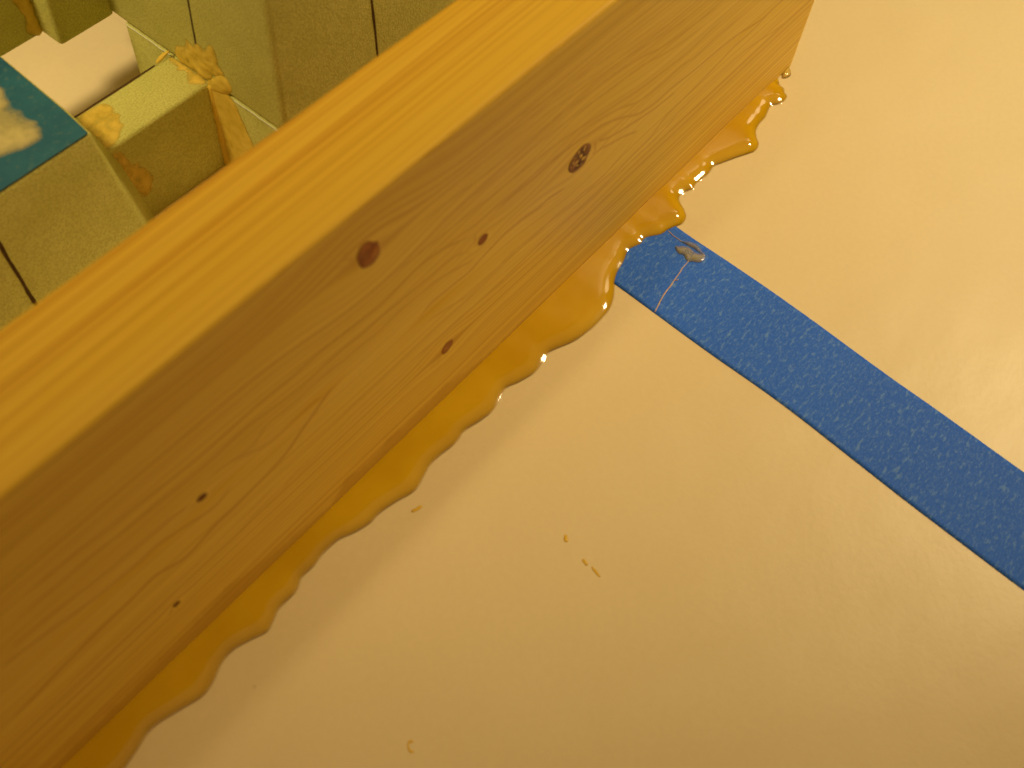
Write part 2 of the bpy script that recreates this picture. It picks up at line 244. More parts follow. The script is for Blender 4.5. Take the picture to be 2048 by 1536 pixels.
PAPER = mat_paper(); PINE = mat_pine(); TAPE = mat_tape(); FOAM = mat_foam(); FILM = mat_film()
GLUE_M = mat_glue('amber_wood_glue', (.58, .345, .004), (.65, .405, .008), .19, (.99, .84, .36))
DROP_M = mat_glue('pale_wood_glue', (.72, .50, .03), (.80, .58, .05), 1.6, (.98, .86, .40))
SMEAR_M = mat_glue('thin_dried_glue', (.44, .41, .18), (.56, .51, .25), .30, (.95, .96, .88), .12)
THREAD_M = mat_plain('glue_thread', (.55, .38, .22), (.66, .48, .30), 900, .35, .0001, .5)
FLECK_M = mat_plain('dried_glue_fleck', (.70, .45, .03), (.78, .53, .06), 1200, .4, .0001, .4)
def mat_smear(name, a, b, scale_mm, grain=380, lo=.35, hi=1.7):
    M = Mat(name); v = M.coords(); nz = M.noise(v, grain, 4, .6)
    p = M.principled(M.mix(M.ramp(nz, .35, .65), rgb(*a), rgb(*b)), .6, M.bump(nz, .00016, .6), Specular_IOR_Level=.3)
    d = M.math('MULTIPLY', M.attr('depth'), M.ramp(nz, .3, .7, lo, hi))
    fac = M.math('SUBTRACT', 1.0, M.math('POWER', math.e, M.math('MULTIPLY', d, -1.0 / scale_mm)))
    tr = M.n('ShaderNodeBsdfTransparent'); mx = M.n('ShaderNodeMixShader')
    M.link(fac, mx.inputs[0]); M.link(tr.outputs[0], mx.inputs[1]); M.link(p.outputs[0], mx.inputs[2])
    M.link(mx.outputs[0], M.out.inputs['Surface'])
    return M.m
FILLER = mat_smear('yellow_filler', (.68, .49, .05), (.76, .57, .09), .07)
FILLER_SOLID = mat_plain('yellow_filler_bead', (.68, .47, .035), (.76, .55, .07), 420, .6, .0004)
CREAM = mat_smear('cream_filler', (.50, .43, .14), (.60, .51, .20), .30, 130, .5, 1.5)
PENCIL = mat_plain('pencil_line', (.045, .022, .006), (.10, .055, .015), 1500, .7, .0001, .2)
SEAM = mat_plain('pale_seam', (.68, .72, .46), (.80, .84, .60), 900, .6, .0002)
KNOT_BROWN = mat_knot('knot_brown', (.40, .115, .016), (.62, .27, .06), (.20, .045, .006), .3)
KNOT_CRACKED = mat_knot('knot_cracked', (.31, .12, .022), (.40, .18, .04), (.40, .19, .05), .75)
KNOT_DARK = mat_knot('knot_dark', (.20, .055, .008), (.28, .085, .014), (.16, .05, .008), .3)

# ------------------------------------------------------------------ mesh helpers
def link(name, me, mat, parent=None, smooth=True):
    o = bpy.data.objects.new(name, me); C.objects.link(o)
    if mat: me.materials.append(mat)
    if parent: o.parent = parent
    if smooth:
        me.polygons.foreach_set('use_smooth', [True] * len(me.polygons))
    return o
def mesh(name, verts, faces):
    me = bpy.data.meshes.new(name)
    me.from_pydata([(x * MM, y * MM, z * MM) for x, y, z in verts], [], faces)
    me.validate(); me.update()
    return me
def from_bm(bm, name, mat, parent=None, smooth=True):
    me = bpy.data.meshes.new(name); bmesh.ops.recalc_face_normals(bm, faces=bm.faces[:])
    bm.to_mesh(me); bm.free()
    return link(name, me, mat, parent, smooth)
def tag(o, label, cat=None, group=None, kind=None):
    o['label'] = label
    if cat: o['category'] = cat
    if group: o['group'] = group
    if kind: o['kind'] = kind
    return o
def empty(name, loc):
    o = bpy.data.objects.new(name, None); o.empty_display_size = .01
    o.location = [c * MM for c in loc]; C.objects.link(o)
    return o
def resample(pts, step, closed=False, smooth=0):
    p = np.array(pts, float)
    if closed: p = np.vstack([p, p[:1]])
    # Catmull-Rom through the points
    n = len(p); q = []
    for i in range(n - 1):
        a = p[i - 1] if i > 0 else (p[-2] if closed else 2 * p[0] - p[1])
        b, c = p[i], p[i + 1]
        d = p[i + 2] if i + 2 < n else (p[1] if closed else 2 * p[-1] - p[-2])
        k = max(2, int(np.linalg.norm(c - b) / step))
        for j in range(k):
            t = j / k
            q.append(.5 * (2 * b + (c - a) * t + (2 * a - 5 * b + 4 * c - d) * t * t + (3 * b - a - 3 * c + d) * t ** 3))
    if not closed: q.append(p[-1])
    return np.array(q)
def seg_dist(P, line):
    """distance of points P (n,2) to a polyline"""
    best = np.full(len(P), 1e9)
    for a, b in zip(line[:-1], line[1:]):
        d = b - a; L = max(d @ d, 1e-9)
        t = np.clip(((P - a) @ d) / L, 0, 1)
        best = np.minimum(best, np.hypot(*(P - a - t[:, None] * d).T))
    return best
def blob(name, outline, z0, height, edge, mat, parent=None, step=.3, rings=7, wob=.0, seed=0, power=.85):
    """closed dome on z = z0 over a closed outline (mm): rounded rim, nearly flat middle"""
    o = resample(outline, step, True); n = len(o); c = o.mean(0)
    verts = []; faces = []
    for r in range(rings):
        s = 1 - (r / rings) ** 1.3 * .97
        p = c + (o - c) * s
        d = seg_dist(p, np.vstack([o, o[:1]])) if r else np.zeros(n)
        h = height * np.clip(1 - (1 - np.minimum(d / edge, 1)) ** 2, 0, 1) ** power
        for (x, y), hh in zip(p, h):
            w = mnoise.noise((x * .7, y * .7, seed)) * wob * (hh / height if height else 0)
            verts.append((x, y, z0 + hh + w))
    top = len(verts); verts.append((*c, z0 + height))
    for r in range(rings - 1):
        for i in range(n):
            j = (i + 1) % n
            faces.append((r * n + i, r * n + j, (r + 1) * n + j, (r + 1) * n + i))
    k = (rings - 1) * n
    for i in range(n): faces.append((k + i, k + (i + 1) % n, top))
    me = mesh(name, verts, faces)                 # open underneath: it lies on a surface
    b = bmesh.new(); b.from_mesh(me); bmesh.ops.recalc_face_normals(b, faces=b.faces[:])
    if sum(f.normal.z for f in b.faces) < 0: bmesh.ops.reverse_faces(b, faces=b.faces[:])
    b.to_mesh(me); b.free()
    return me
def tube_bm(bm, pts, rad, flat=.6, sides=6):
    p = [Vector(q) for q in pts]; rings = []
    for i, q in enumerate(p):
        t = (p[min(i + 1, len(p) - 1)] - p[max(i - 1, 0)]).normalized()
        u = Vector((0, 0, 1)); s = t.cross(u).normalized()
        r = rad[i] if hasattr(rad, '__len__') else rad
        rings.append([bm.verts.new((q + s * math.cos(a) * r + u * math.sin(a) * r * flat) * MM)
                      for a in [2 * math.pi * k / sides for k in range(sides)]])
    for a, b in zip(rings[:-1], rings[1:]):
        for k in range(sides): bm.faces.new((a[k], a[(k + 1) % sides], b[(k + 1) % sides], b[k]))
    bm.faces.new(rings[0][::-1]); bm.faces.new(rings[-1])

# ------------------------------------------------------------------ the paper on the table
bm = bmesh.new(); N = 90
gx = np.linspace(-900, 900, N)
vs = [[bm.verts.new((x * MM, y * MM, 0)) for x in gx] for y in gx]
for a in range(N - 1):
    for b in range(N - 1): bm.faces.new((vs[a][b], vs[a][b + 1], vs[a + 1][b + 1], vs[a + 1][b]))
paper = from_bm(bm, 'paper_covered_table', PAPER)
tag(paper, 'smooth cream white paper covering the work table', kind='structure')

# ------------------------------------------------------------------ pine board, standing on edge
BH, BT = 75.6, 19.0
board = empty('pine_board', (-200, BT / 2, 0))
tag(board, 'long knotty pine board standing on its edge across the paper', 'board')
B0 = np.array((-200, BT / 2, 0.0))
xs = np.concatenate([np.arange(-460, -250, 4.0), np.arange(-250, 0.01, .45)]); xs[-1] = 0
prof = []                                      # (y, z) round the section, front first
for z in np.arange(.05, BH - .7, .27): prof.append((0.0, z))
for a in np.linspace(0, math.pi / 2, 5): prof.append((.7 - .7 * math.cos(a), BH - .7 + .7 * math.sin(a)))
for y in np.arange(1.0, BT - .9, .2): prof.append((y, BH))
for a in np.linspace(0, math.pi / 2, 5): prof.append((BT - .7 + .7 * math.sin(a), BH - .7 + .7 * math.cos(a)))
prof.append((BT, BH / 2)); prof.append((BT, .05))
prof = np.array(prof); NP, NX = len(prof), len(xs)
V = np.empty((NX, NP, 3)); V[:, :, 0] = xs[:, None]; V[:, :, 1] = prof[None, :, 0]; V[:, :, 2] = prof[None, :, 1]
# growth rings: traced ones on the face, fine straight ones between, broad ones on the edge
NF = int((prof[:, 0] < .01).sum())
X, Z = np.meshgrid(xs, prof[:NF, 1], indexing='ij')
ring = np.zeros((NX, NP)); streak = np.zeros((NX, NP))
face = np.zeros((NX, NF))
P = np.stack([X.ravel(), Z.ravel()], 1)
knot_c = [np.mean(k, axis=0) for k in KNOTS]
def wander(x, s, sc=.011): return np.array([mnoise.noise((float(v) * sc, s * 3.7, 1.3)) for v in x])
for sg, amp, line in [(max(a * .66, .17), b * 1.12, c) for a, b, c in RINGS]:
    l = resample(line, 1.2)
    if l[0, 0] < l[-1, 0]: l = l[::-1]
    lo, hi = l.min(0) - 2, l.max(0) + 2
    # carry open rings on to the left, out of the picture
    sel = np.where((P[:, 0] > lo[0]) & (P[:, 0] < hi[0]) & (P[:, 1] > lo[1]) & (P[:, 1] < hi[1]))[0]
    q = P[sel]; best = np.full(len(sel), 1e9); sgn = np.zeros(len(sel)); tt = np.zeros(len(sel))
    for i in range(len(l) - 1):
        a, b = l[i], l[i + 1]
        w = np.where((q[:, 0] > min(a[0], b[0]) - 2) & (q[:, 0] < max(a[0], b[0]) + 2))[0]
        d = b - a; LL = max(d @ d, 1e-9); r = q[w] - a
        t = np.clip(r @ d / LL, 0, 1); e = r - t[:, None] * d; dist = np.hypot(e[:, 0], e[:, 1])
        up = dist < best[w]
        best[w[up]] = dist[up]; sgn[w[up]] = np.sign(e[up, 1]); tt[w[up]] = (i + t[up]) / (len(l) - 1)
    width = np.where(sgn > 0, sg * .8, sg * 1.5)          # sharp on one side, fading on the other
    fade = np.clip(np.minimum(tt, 1 - tt) * 14, .25, 1)
    val = amp * np.exp(-(best / width) ** 2) * fade
    f = face.ravel(); f[sel] = np.maximum(f[sel], val)
defl = np.zeros_like(X)
for c, k in zip(knot_c, KNOTS):
    rad = np.ptp(np.array(k)[:, 1]) * .8
    dx, dz = X - c[0], Z - c[1]
    defl += np.tanh(dz / rad) * rad * .95 * np.exp(-(dx / (rad * 3.0)) ** 2) * np.exp(-(dz / (rad * 3.4)) ** 2)
Zd = Z - defl
fine = np.zeros_like(face)
zl = 1.0; k = 0
while zl < BH - 1:
    w = wander(xs, k + 11.0) * .22 + wander(xs, k * .11, .006) * 1.6
    tilt = (xs + 110) * (-.012 if zl > 26 else .006)
    amp = (.44 if zl > 52 else .38 if zl > 26 else .50) * (.25 + 1.0 * rng.random())
    sg = .17 + .06 * rng.random()
    e = Zd - (zl + w + tilt)[:, None]
    fine = np.maximum(fine, amp * np.exp(-(e / np.where(e > 0, sg * .9, sg * 1.3)) ** 2))
    zl += (1.05 if zl > 52 else 1.15 if zl > 26 else .75) * (.65 + .7 * rng.random()); k += 1
face = np.maximum(face * .80, fine)
ring[:, :NF] = face
# warm resin streaks on the face: (x, z, half length, half height, strength)
for cx, cz, lx, lz, s in ((-139, 35.6, 7, 1.5, .75), (-131, 34.5, 7, 1.6, .3), (-36, 34, 11, .8, .6), (-168, 39.5, 7, 1.6, .65),
                          (-178, 36, 6, 1.2, .4), (-187, 39, 7, 1.2, .55), (-200, 37, 12, 1.2, .35), (-98, 41, 6, 3, .12),
                          (-158, 64, 4, 1.0, .25), (-208, 38, 20, 1.0, .4), (-215, 24, 14, 1.2, .3)):
    streak[:, :NF] += s * np.exp(-((X - cx) / lx) ** 2 - ((Z - cz) / lz) ** 2)
# glue soaked and smeared into the foot of the board, with a ragged upper edge; right half is painted joint shade
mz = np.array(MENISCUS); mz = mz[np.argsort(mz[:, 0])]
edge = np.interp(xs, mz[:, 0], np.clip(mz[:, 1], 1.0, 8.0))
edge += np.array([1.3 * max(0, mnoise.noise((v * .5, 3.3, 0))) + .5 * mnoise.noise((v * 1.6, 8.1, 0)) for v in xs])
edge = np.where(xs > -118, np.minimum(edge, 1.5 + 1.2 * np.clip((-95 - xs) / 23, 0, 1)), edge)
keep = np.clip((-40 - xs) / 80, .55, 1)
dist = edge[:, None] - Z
stain_shade = np.zeros((NX, NP)); stain_shade[:, :NF] = np.clip(dist / 1.5 + .35, 0, 1) * (.55 + .45 * np.clip(1 - Z / np.maximum(edge[:, None], 1), 0, 1)) * keep[:, None]
ys = prof[NF:, 0]; top = np.zeros((NX, NP - NF)); tst = np.zeros_like(top)
yl = -6.0; k = 0
while yl < 27:
    w = wander(xs, k + 40.0, .006) * 1.2; drift = (xs + 110) * .020
    sg = .13 + .10 * rng.random(); amp = .2 + .8 * rng.random() ** 1.5
    e = ys[None, :] - (yl + w + drift)[:, None]
    top = np.maximum(top, amp * np.exp(-(e / np.where(e > 0, sg, sg * 1.6)) ** 2))
    tst += .16 * amp * np.exp(-(e / 1.3) ** 2)
    yl += .35 + 1.0 * rng.random(); k += 1
ring[:, NF:] = top * .60; streak[:, NF:] = .45 + tst * .30
for i in range(NX):                             # planed arrises are never quite straight
    w1 = .16 * mnoise.noise((xs[i] * .03, 5.0, 0)) + .07 * mnoise.noise((xs[i] * .35, 9.0, 0))
    w2 = .16 * mnoise.noise((xs[i] * .03, 25.0, 0)) + .07 * mnoise.noise((xs[i] * .3, 29.0, 0))
    y_, z_ = V[i, :, 1], V[i, :, 2]
    k1 = np.exp(-(np.hypot(y_, z_ - BH) / 2.2) ** 2); k2 = np.exp(-(np.hypot(y_ - BT, z_ - BH) / 2.2) ** 2)
    V[i, :, 1] += k1 * abs(w1) - k2 * abs(w2); V[i, :, 2] -= k1 * abs(w1) + k2 * abs(w2)
verts = (V.reshape(-1, 3) - B0) * MM
idx = np.arange(NX * NP).reshape(NX, NP)
nxt = np.roll(idx, -1, axis=1)
quads = np.stack([idx[:-1], idx[1:], nxt[1:], nxt[:-1]], -1).reshape(-1, 4)
me = bpy.data.meshes.new('board_body')
me.from_pydata(verts.tolist(), [], quads.tolist() + [idx[0].tolist(), idx[-1][::-1].tolist()])
for nm, arr in (('ring', ring), ('streak', np.clip(streak, 0, 1)), ('stain_shade', stain_shade)):
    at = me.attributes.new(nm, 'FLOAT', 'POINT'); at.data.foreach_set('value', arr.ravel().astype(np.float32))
bmx = bmesh.new(); bmx.from_mesh(me); bmesh.ops.recalc_face_normals(bmx, faces=bmx.faces[:]); bmx.to_mesh(me); bmx.free()
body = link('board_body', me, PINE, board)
me.polygons.foreach_set('use_smooth', [len(p.vertices) == 4 for p in me.polygons])

KL = ['large oval red brown knot near the top edge', 'small dark oval knot in the middle of the board', 'small brown oval knot above the glue',
      'long cracked knot with dark splits', 'tiny dark knot towards the near end', 'tiny faint knot low near the glue']
KM = [KNOT_BROWN, KNOT_BROWN, KNOT_BROWN, KNOT_CRACKED, KNOT_DARK, KNOT_DARK]
for i, k in enumerate(KNOTS):
    o = resample(k, .18, True); n = len(o); c = o.mean(0); vv = []; ff = []; rim = []
    rings = 9
    for r in range(rings):
        s = 1 - r / rings
        jit = 1.0
        for x, z in c + (o - c) * s:
            w = mnoise.noise((x * 1.7, z * 1.7, i * 5.0))
            depth = -.06 + (.05 * w if r else 0)
            if i == 3 and s < .8: depth += .28 * max(0, mnoise.noise((x * 1.1, z * 1.5, 9.0)))
            vv.append((x - B0[0], depth - B0[1], z)); rim.append(max(0, s - .55) / .45)
    vv.append((c[0] - B0[0], -.06 - B0[1], c[1])); rim.append(0)
    for r in range(rings - 1):
        for j in range(n): ff.append((r * n + j, r * n + (j + 1) % n, (r + 1) * n + (j + 1) % n, (r + 1) * n + j))
    for j in range(n): ff.append(((rings - 1) * n + j, (rings - 1) * n + (j + 1) % n, len(vv) - 1))
    base = len(vv)                                            # skirt into the wood
    for x, z in o: vv.append((x - B0[0], .4 - B0[1], z)); rim.append(1)
    for j in range(n): ff.append((j, base + j, base + (j + 1) % n, (j + 1) % n))
    me = mesh('knot', vv, ff)
    at = me.attributes.new('rim', 'FLOAT', 'POINT'); at.data.foreach_set('value', rim)
    ko = link('knot', me, KM[i], board); ko['label'] = KL[i]
    bmx = bmesh.new(); bmx.from_mesh(me); bmesh.ops.recalc_face_normals(bmx, faces=bmx.faces[:]); bmx.to_mesh(me); bmx.free()

# ------------------------------------------------------------------ blue masking tape
def edge_fn(pts):
    p = np.array(pts); p = p[np.argsort(p[:, 1])]
    return lambda y: np.interp(y, p[:, 1], p[:, 0]) + np.where(y < p[0, 1], (y - p[0, 1]) * .028, 0)
eu, el = edge_fn(TAPE_U), edge_fn(TAPE_L)
yy = np.arange(26, -190, -1.2); NW = 22
vv = []; ff = []
def esm(f, y): return float(np.mean([f(np.array(y + d)) for d in (-6, -4, -2, 0, 2, 4, 6)]))
for y in yy:
    a, b = esm(el, y), esm(eu, y)
    for i in range(NW):
        t = i / (NW - 1); x = a + (b - a) * t
        lift = .10 + .03 * mnoise.noise((x * .25, y * .12, 3.0)) + (.05 * max(0, mnoise.noise((y * .06, t * 2, 8.0))) if t in (0.0, 1.0) else 0)
        vv.append((x, y, lift))
n = len(vv); rows = len(yy)
for x, y, z in list(vv): vv.append((x, y, .012))
q = lambda r, i: r * NW + i
for r in range(rows - 1):
    for i in range(NW - 1):
        ff.append((q(r, i), q(r + 1, i), q(r + 1, i + 1), q(r, i + 1)))
    ff.append((q(r, 0), n + q(r, 0), n + q(r + 1, 0), q(r + 1, 0)))
    ff.append((q(r, NW - 1), q(r + 1, NW - 1), n + q(r + 1, NW - 1), n + q(r, NW - 1)))
for i in range(NW - 1):
    ff.append((q(0, i), q(0, i + 1), n + q(0, i + 1), n + q(0, i)))
    ff.append((q(rows - 1, i), n + q(rows - 1, i), n + q(rows - 1, i + 1), q(rows - 1, i + 1)))
tp = link('masking_tape', mesh('masking_tape', vv, ff), TAPE)
tag(tp, 'strip of blue masking tape running out from under the pine board', 'tape')

# ------------------------------------------------------------------ squeezed-out glue along the foot of the board
out = resample(GLUE, .55); ns = len(out)
ker = np.ones(15) / 15
xb = np.convolve(np.pad(out[:, 0], 7, mode='edge'), ker, 'valid')
xb = np.minimum.accumulate(xb); xb = np.linspace(0, 1, ns) * 0 + xb
xb[0] = -6.5
T = np.concatenate([[0, .03, .06, .10, .15, .21], np.linspace(.28, .80, 12), [.85, .89, .925, .955, .978, .992, 1.0]])
nr = len(T)
G = np.empty((ns, nr, 3))
for i in range(ns):
    b = np.array((xb[i], .25))
    G[i, :, :2] = b + (out[i] - b) * T[:, None]
pts = G[:, :, :2].reshape(-1, 2)
d = np.empty(len(pts)); 
for c0 in range(0, ns, 20):                       # distance to the rim, in blocks
    sl = slice(c0 * nr, min(ns, c0 + 20) * nr)
    d[sl] = seg_dist(pts[sl], out[max(0, c0 - 26):c0 + 46])
d = d.reshape(ns, nr); d[:, -1] = 0
width = np.hypot(*(out - np.stack([xb, np.full(ns, .25)], 1)).T)
body_h = (np.clip(.32 + width * .055, .35, .95) * (1 + .62 * np.clip((out[:, 0] + 100) / 35, 0, 1)))[:, None]   # still fresh and plump at the far end
h = body_h * np.clip(1 - (1 - np.minimum(d / 4.0, 1)) ** 2, 0, 1) ** 1.0
nz = np.array([mnoise.noise((p[0] * .22, p[1] * .35, 2.0)) for p in pts]).reshape(ns, nr)
h *= 1 + .05 * nz
G[:, :, 2] = np.maximum(h, 0)
G[:, -1, 2] = .004
top_i = np.arange(ns * nr).reshape(ns, nr)
verts = G.reshape(-1, 3).tolist(); faces = []
for i in range(ns - 1):
    for j in range(nr - 1): faces.append((top_i[i, j], top_i[i, j + 1], top_i[i + 1, j + 1], top_i[i + 1, j]))
nb = len(verts)
for i in range(ns): verts.append((xb[i], .25, .03))
for i in range(ns - 1):
    faces.append((top_i[i, 0], top_i[i + 1, 0], nb + i + 1, nb + i))
faces.append(tuple([nb] + [int(top_i[0, j]) for j in range(nr - 1, -1, -1)]))
faces.append(tuple([nb + ns - 1] + [int(top_i[-1, j]) for j in range(nr)]))
bm = bmesh.new(); me = mesh('glue_bead', verts, [tuple(int(k) for k in f) for f in faces]); bm.from_mesh(me)
glue = from_bm(bm, 'glue_bead', GLUE_M)
set_depth(glue, .03)
tag(glue, 'wet amber glue squeezed out in a wavy bead along the foot of the board', 'glue')

me = blob('glue_drop', [(x - 1.6, y + .6) for x, y in DROP], .02, .85, .9, None, step=.15, rings=14, power=.5)
dr = link('glue_drop', me, DROP_M)
set_depth(dr, .02)
tag(dr, 'small pale yellow drop of glue at the far corner of the board', 'glue drop')

# ------------------------------------------------------------------ smear and threads on the tape
sm = empty('glue_smear', (-72, -17, 0))
tag(sm, 'smear of half dry glue with stringy threads on the blue tape', 'glue smear')
inv = Vector((72 * MM, 17 * MM, 0))
for k, o in enumerate(SMEAR):
    me = blob('smear_patch', o, .105, .22 if k == 0 else .14, 1.0, None, step=.2, rings=7, wob=.12, seed=k * 3.0)
    me.transform(Matrix.Translation(inv)); so = link('smear_patch', me, SMEAR_M, sm); set_depth(so, .105)
for r, line in [(a * .6, b) for a, b in THREADS if a > .1]:
    l = resample(line, .5); bm = bmesh.new()
    rad = [r * (1 + .45 * mnoise.noise((i * .35, r * 50, 0))) for i in range(len(l))]
    tube_bm(bm, [(x, y, .13 + r * .3) for x, y in l], rad)
    o = from_bm(bm, 'thread', THREAD_M, sm); o.data.transform(Matrix.Translation(inv))

# ------------------------------------------------------------------ flecks of dried glue on the paper
FL = ['short yellow glue fleck lying nearest the wavy bead', 'small drop shaped glue fleck, uppermost of the three in a row on bare paper',
      'short glue fleck, middle one of the three in a row on bare paper', 'long thin glue fleck, lowest of the three in a row on bare paper',
      'hook shaped yellow glue fleck by the front edge of the picture']
FW = [.34, .38, .32, .26, .26]
for i, f in enumerate(FLECKS):
    l = resample(f, .35); bm = bmesh.new(); k = len(l)
    rad = [FW[i] * (.35 + .75 * math.sin(math.pi * (j + .6) / (k + .4)) * (1 + .5 * mnoise.noise((j * .6, i * 9.0, 0)))) for j in range(k)]
    if i == 4: rad = [FW[4] * (.6 + .7 * abs(j / k - .45) + .3 * mnoise.noise((j * .7, 2, 0))) for j in range(k)]
    tube_bm(bm, [(x, y, .03) for x, y in l], rad, flat=.18, sides=8)
    o = from_bm(bm, 'glue_fleck', FLECK_M); tag(o, FL[i], 'glue fleck', 'flecks of dried glue on the paper')

# ------------------------------------------------------------------ green foam form behind the board
F0 = Vector((-135, 90, 0))
form = empty('foam_form', F0)
tag(form, 'glued up form of pale green foam blocks behind the pine board', 'foam form')
def solid(name, rows, mat, bevel=.8, seg=3, parent=form, label=None):
    """loft through rows of equal point counts (mm), closed at both ends, edges softened"""
    bm = bmesh.new(); R_ = []
    for row in rows: R_.append([bm.verts.new((Vector(p) - F0) * MM) for p in row])
    k = len(rows[0])
    for a, b in zip(R_[:-1], R_[1:]):
        for i in range(k): bm.faces.new((a[i], a[(i + 1) % k], b[(i + 1) % k], b[i]))
    bm.faces.new(R_[0][::-1]); bm.faces.new(R_[-1])
    bmesh.ops.recalc_face_normals(bm, faces=bm.faces[:])
    if bevel:
        sharp = [e for e in bm.edges if len(e.link_faces) == 2 and e.calc_face_angle() > .5]
        bmesh.ops.bevel(bm, geom=sharp, offset=bevel * MM, segments=seg, affect='EDGES', profile=.5, clamp_overlap=True)
    o = from_bm(bm, name, mat, None, True)
    o.parent = parent
    me = o.data
    if hasattr(me, 'set_sharp_from_angle'): me.set_sharp_from_angle(angle=math.radians(50))
    if label: o['label'] = label
    return o
def rect(x0, x1, y0, y1, z): return [(x0, y0, z), (x1, y0, z), (x1, y1, z), (x0, y1, z)]
def box(name, x0, x1, y0, y1, z0, z1, mat=FOAM, bevel=.8, **kw):
    return solid(name, [rect(x0, x1, y0, y1, z0), rect(x0, x1, y0, y1, z1)], mat, bevel, **kw)
H1 = 25.0
box('foam_layer', -121.0, -18, 57.2, 106.0, 0.1, H1 - .05, bevel=.5, label='lower green foam layer of the tall block')
up = box('foam_layer', -121.2, -18, 56.4, 131.0, H1 + .05, 64, bevel=1.6, label='upper green foam layer with pencil marks')
beam = box('foam_beam', -160, -120.6, 79.0, 91.2, 0.1, H1, bevel=.9, label='low green foam cross piece with orange filler')
bk2 = box('foam_block', -135.2, -120.8, 109.2, 124, H1, 44, bevel=1.0, label='green foam block hanging at the back')
bk1 = box('foam_block', -172, -134.6, 115.4, 122, H1, 41, bevel=.8, label='green foam piece at the far corner')
# tapering block with the blue top
def blue_row(z, xf, xs_, xr): return [(-230, 71.4, z), (xf, 71.4, z), (xs_, 79.2, z), (xr, 103, z), (-230, 103, z)]
blk = solid('foam_block', [blue_row(.1, -147.6, -142.4, -141), blue_row(10, -149.2, -144.2, -143), blue_row(20, -150.9, -146.2, -145),
                           blue_row(30, -152.4, -149.4, -148.6), blue_row(39.4, -153.5, -153.0, -152.2)], FOAM, 1.0,
            label='tapering green foam block with a blue painted top')
film = solid('blue_film', [blue_row(39.45, -154.4, -153.6, -152.6), blue_row(39.95, -154.2, -153.5, -152.5)], FILM, .2, parent=form)
film.parent = blk; film['label'] = 'dark blue film on the block top'
def stick(name, pts, r, mat, parent, flat=.6, wob=.25, sides=8):
    """an irregular bead laid along points (mm)"""
    l = resample(np.array(pts, float), .8); bm = bmesh.new()
    rr = r if hasattr(r, '__len__') else [r] * len(pts)
    rad = np.interp(np.linspace(0, 1, len(l)), np.linspace(0, 1, len(rr)), rr)
    rad = [a * (1 + wob * mnoise.noise((i * .4, a * 20, 4.0))) for i, a in enumerate(rad)]
    p = [Vector(q) for q in l]; rings = []
    for i, q in enumerate(p):
        t = (p[min(i + 1, len(p) - 1)] - p[max(i - 1, 0)]).normalized()
        u = Vector((0, 0, 1)) if abs(t.z) < .8 else Vector((-.7, -.7, 0)); s = t.cross(u).normalized(); u = s.cross(t)
        rings.append([bm.verts.new((q - F0 + s * math.cos(a) * rad[i] + u * math.sin(a) * rad[i] * flat) * MM) for a in [2 * math.pi * k / sides for k in range(sides)]])
    for a, b in zip(rings[:-1], rings[1:]):
        for k in range(sides): bm.faces.new((a[k], a[(k + 1) % sides], b[(k + 1) % sides], b[k]))
    bm.faces.new(rings[0][::-1]); bm.faces.new(rings[-1])
    o = from_bm(bm, name, mat, None); o.parent = parent
    return o
def patch(name, outline, axis, at, mat, parent, thick=.35, wob=.25, seed=0.0, step=.5, edge=1.6):
    """thin smeared patch on a flat foam face: outline given in the face's two axes (mm)"""
    outline = resample(outline, .9, True)
    outline = [(x + .45 * mnoise.noise((x * 1.3, y * 1.3, seed)), y + .45 * mnoise.noise((x * 1.3, y * 1.3, seed + 40))) for x, y in outline]
    me = blob(name, outline, 0, thick * .5, edge, None, step=step, rings=10, wob=wob * .5, seed=seed, power=1.0)
    co = np.empty(len(me.vertices) * 3); me.vertices.foreach_get('co', co); co = co.reshape(-1, 3) / MM
    if axis == 'z': w = np.stack([co[:, 0], co[:, 1], at + co[:, 2]], 1)
    elif axis == 'x': w = np.stack([at - co[:, 2], co[:, 0], co[:, 1]], 1)
    else: w = np.stack([co[:, 0], at - co[:, 2], co[:, 1]], 1)
    dep = np.clip(co[:, 2], 0, None)
    w = (w - np.array(F0)) * MM
    me.vertices.foreach_set('co', w.ravel()); me.update()
    at_ = me.attributes.new('depth', 'FLOAT', 'POINT'); at_.data.foreach_set('value', dep)
    bm = bmesh.new(); bm.from_mesh(me); bpy.data.meshes.remove(me)
    o = from_bm(bm, name, mat, None); o.parent = parent
    return o
XW = -121.2
f = patch('filler_patch', [(89.1, 27.7), (87.3, 30.2), (85.2, 31.0), (83.7, 34.0), (82.0, 33.2), (80.2, 35.1), (78.2, 34.6), (76.3, 37.0), (74.4, 36.2), (74.3, 32.6), (72.8, 31.0), (76.7, 28.1), (79.3, 25.4), (83.6, 25.5), (88.2, 25.2)], 'x', XW, FILLER, up, .5, .5, 1.0)
f['label'] = 'ragged yellow filler smeared on the foam corner'
patch('filler_patch', [(79.6, 24.8), (75.0, 25.6), (72.1, 24.6), (70.6, 21.5), (69.6, 19.0), (68.0, 14.5), (66.6, 8), (66, .6), (72, .5), (79.6, .6)], 'x', -121.0, FILLER, beam, .8, .3, 5.0)
patch('filler_patch', [(78.8, 25.5), (75.6, 29.6), (73.4, 30.6), (71.7, 29.4), (71.6, 27.0), (74.2, 24.6), (77.5, 23.2), (79.1, 23.6)], 'x', XW + .1, FILLER, up, 1.2, .3, 2.0, step=.35)
stick('filler_bead', [(-121.2, 78.8, 24.4), (-121.1, 78.7, 16), (-121.0, 78.7, 8), (-120.9, 78.7, .8)], [.7, 1.0, 1.1, 1.0], FILLER_SOLID, beam, .9)
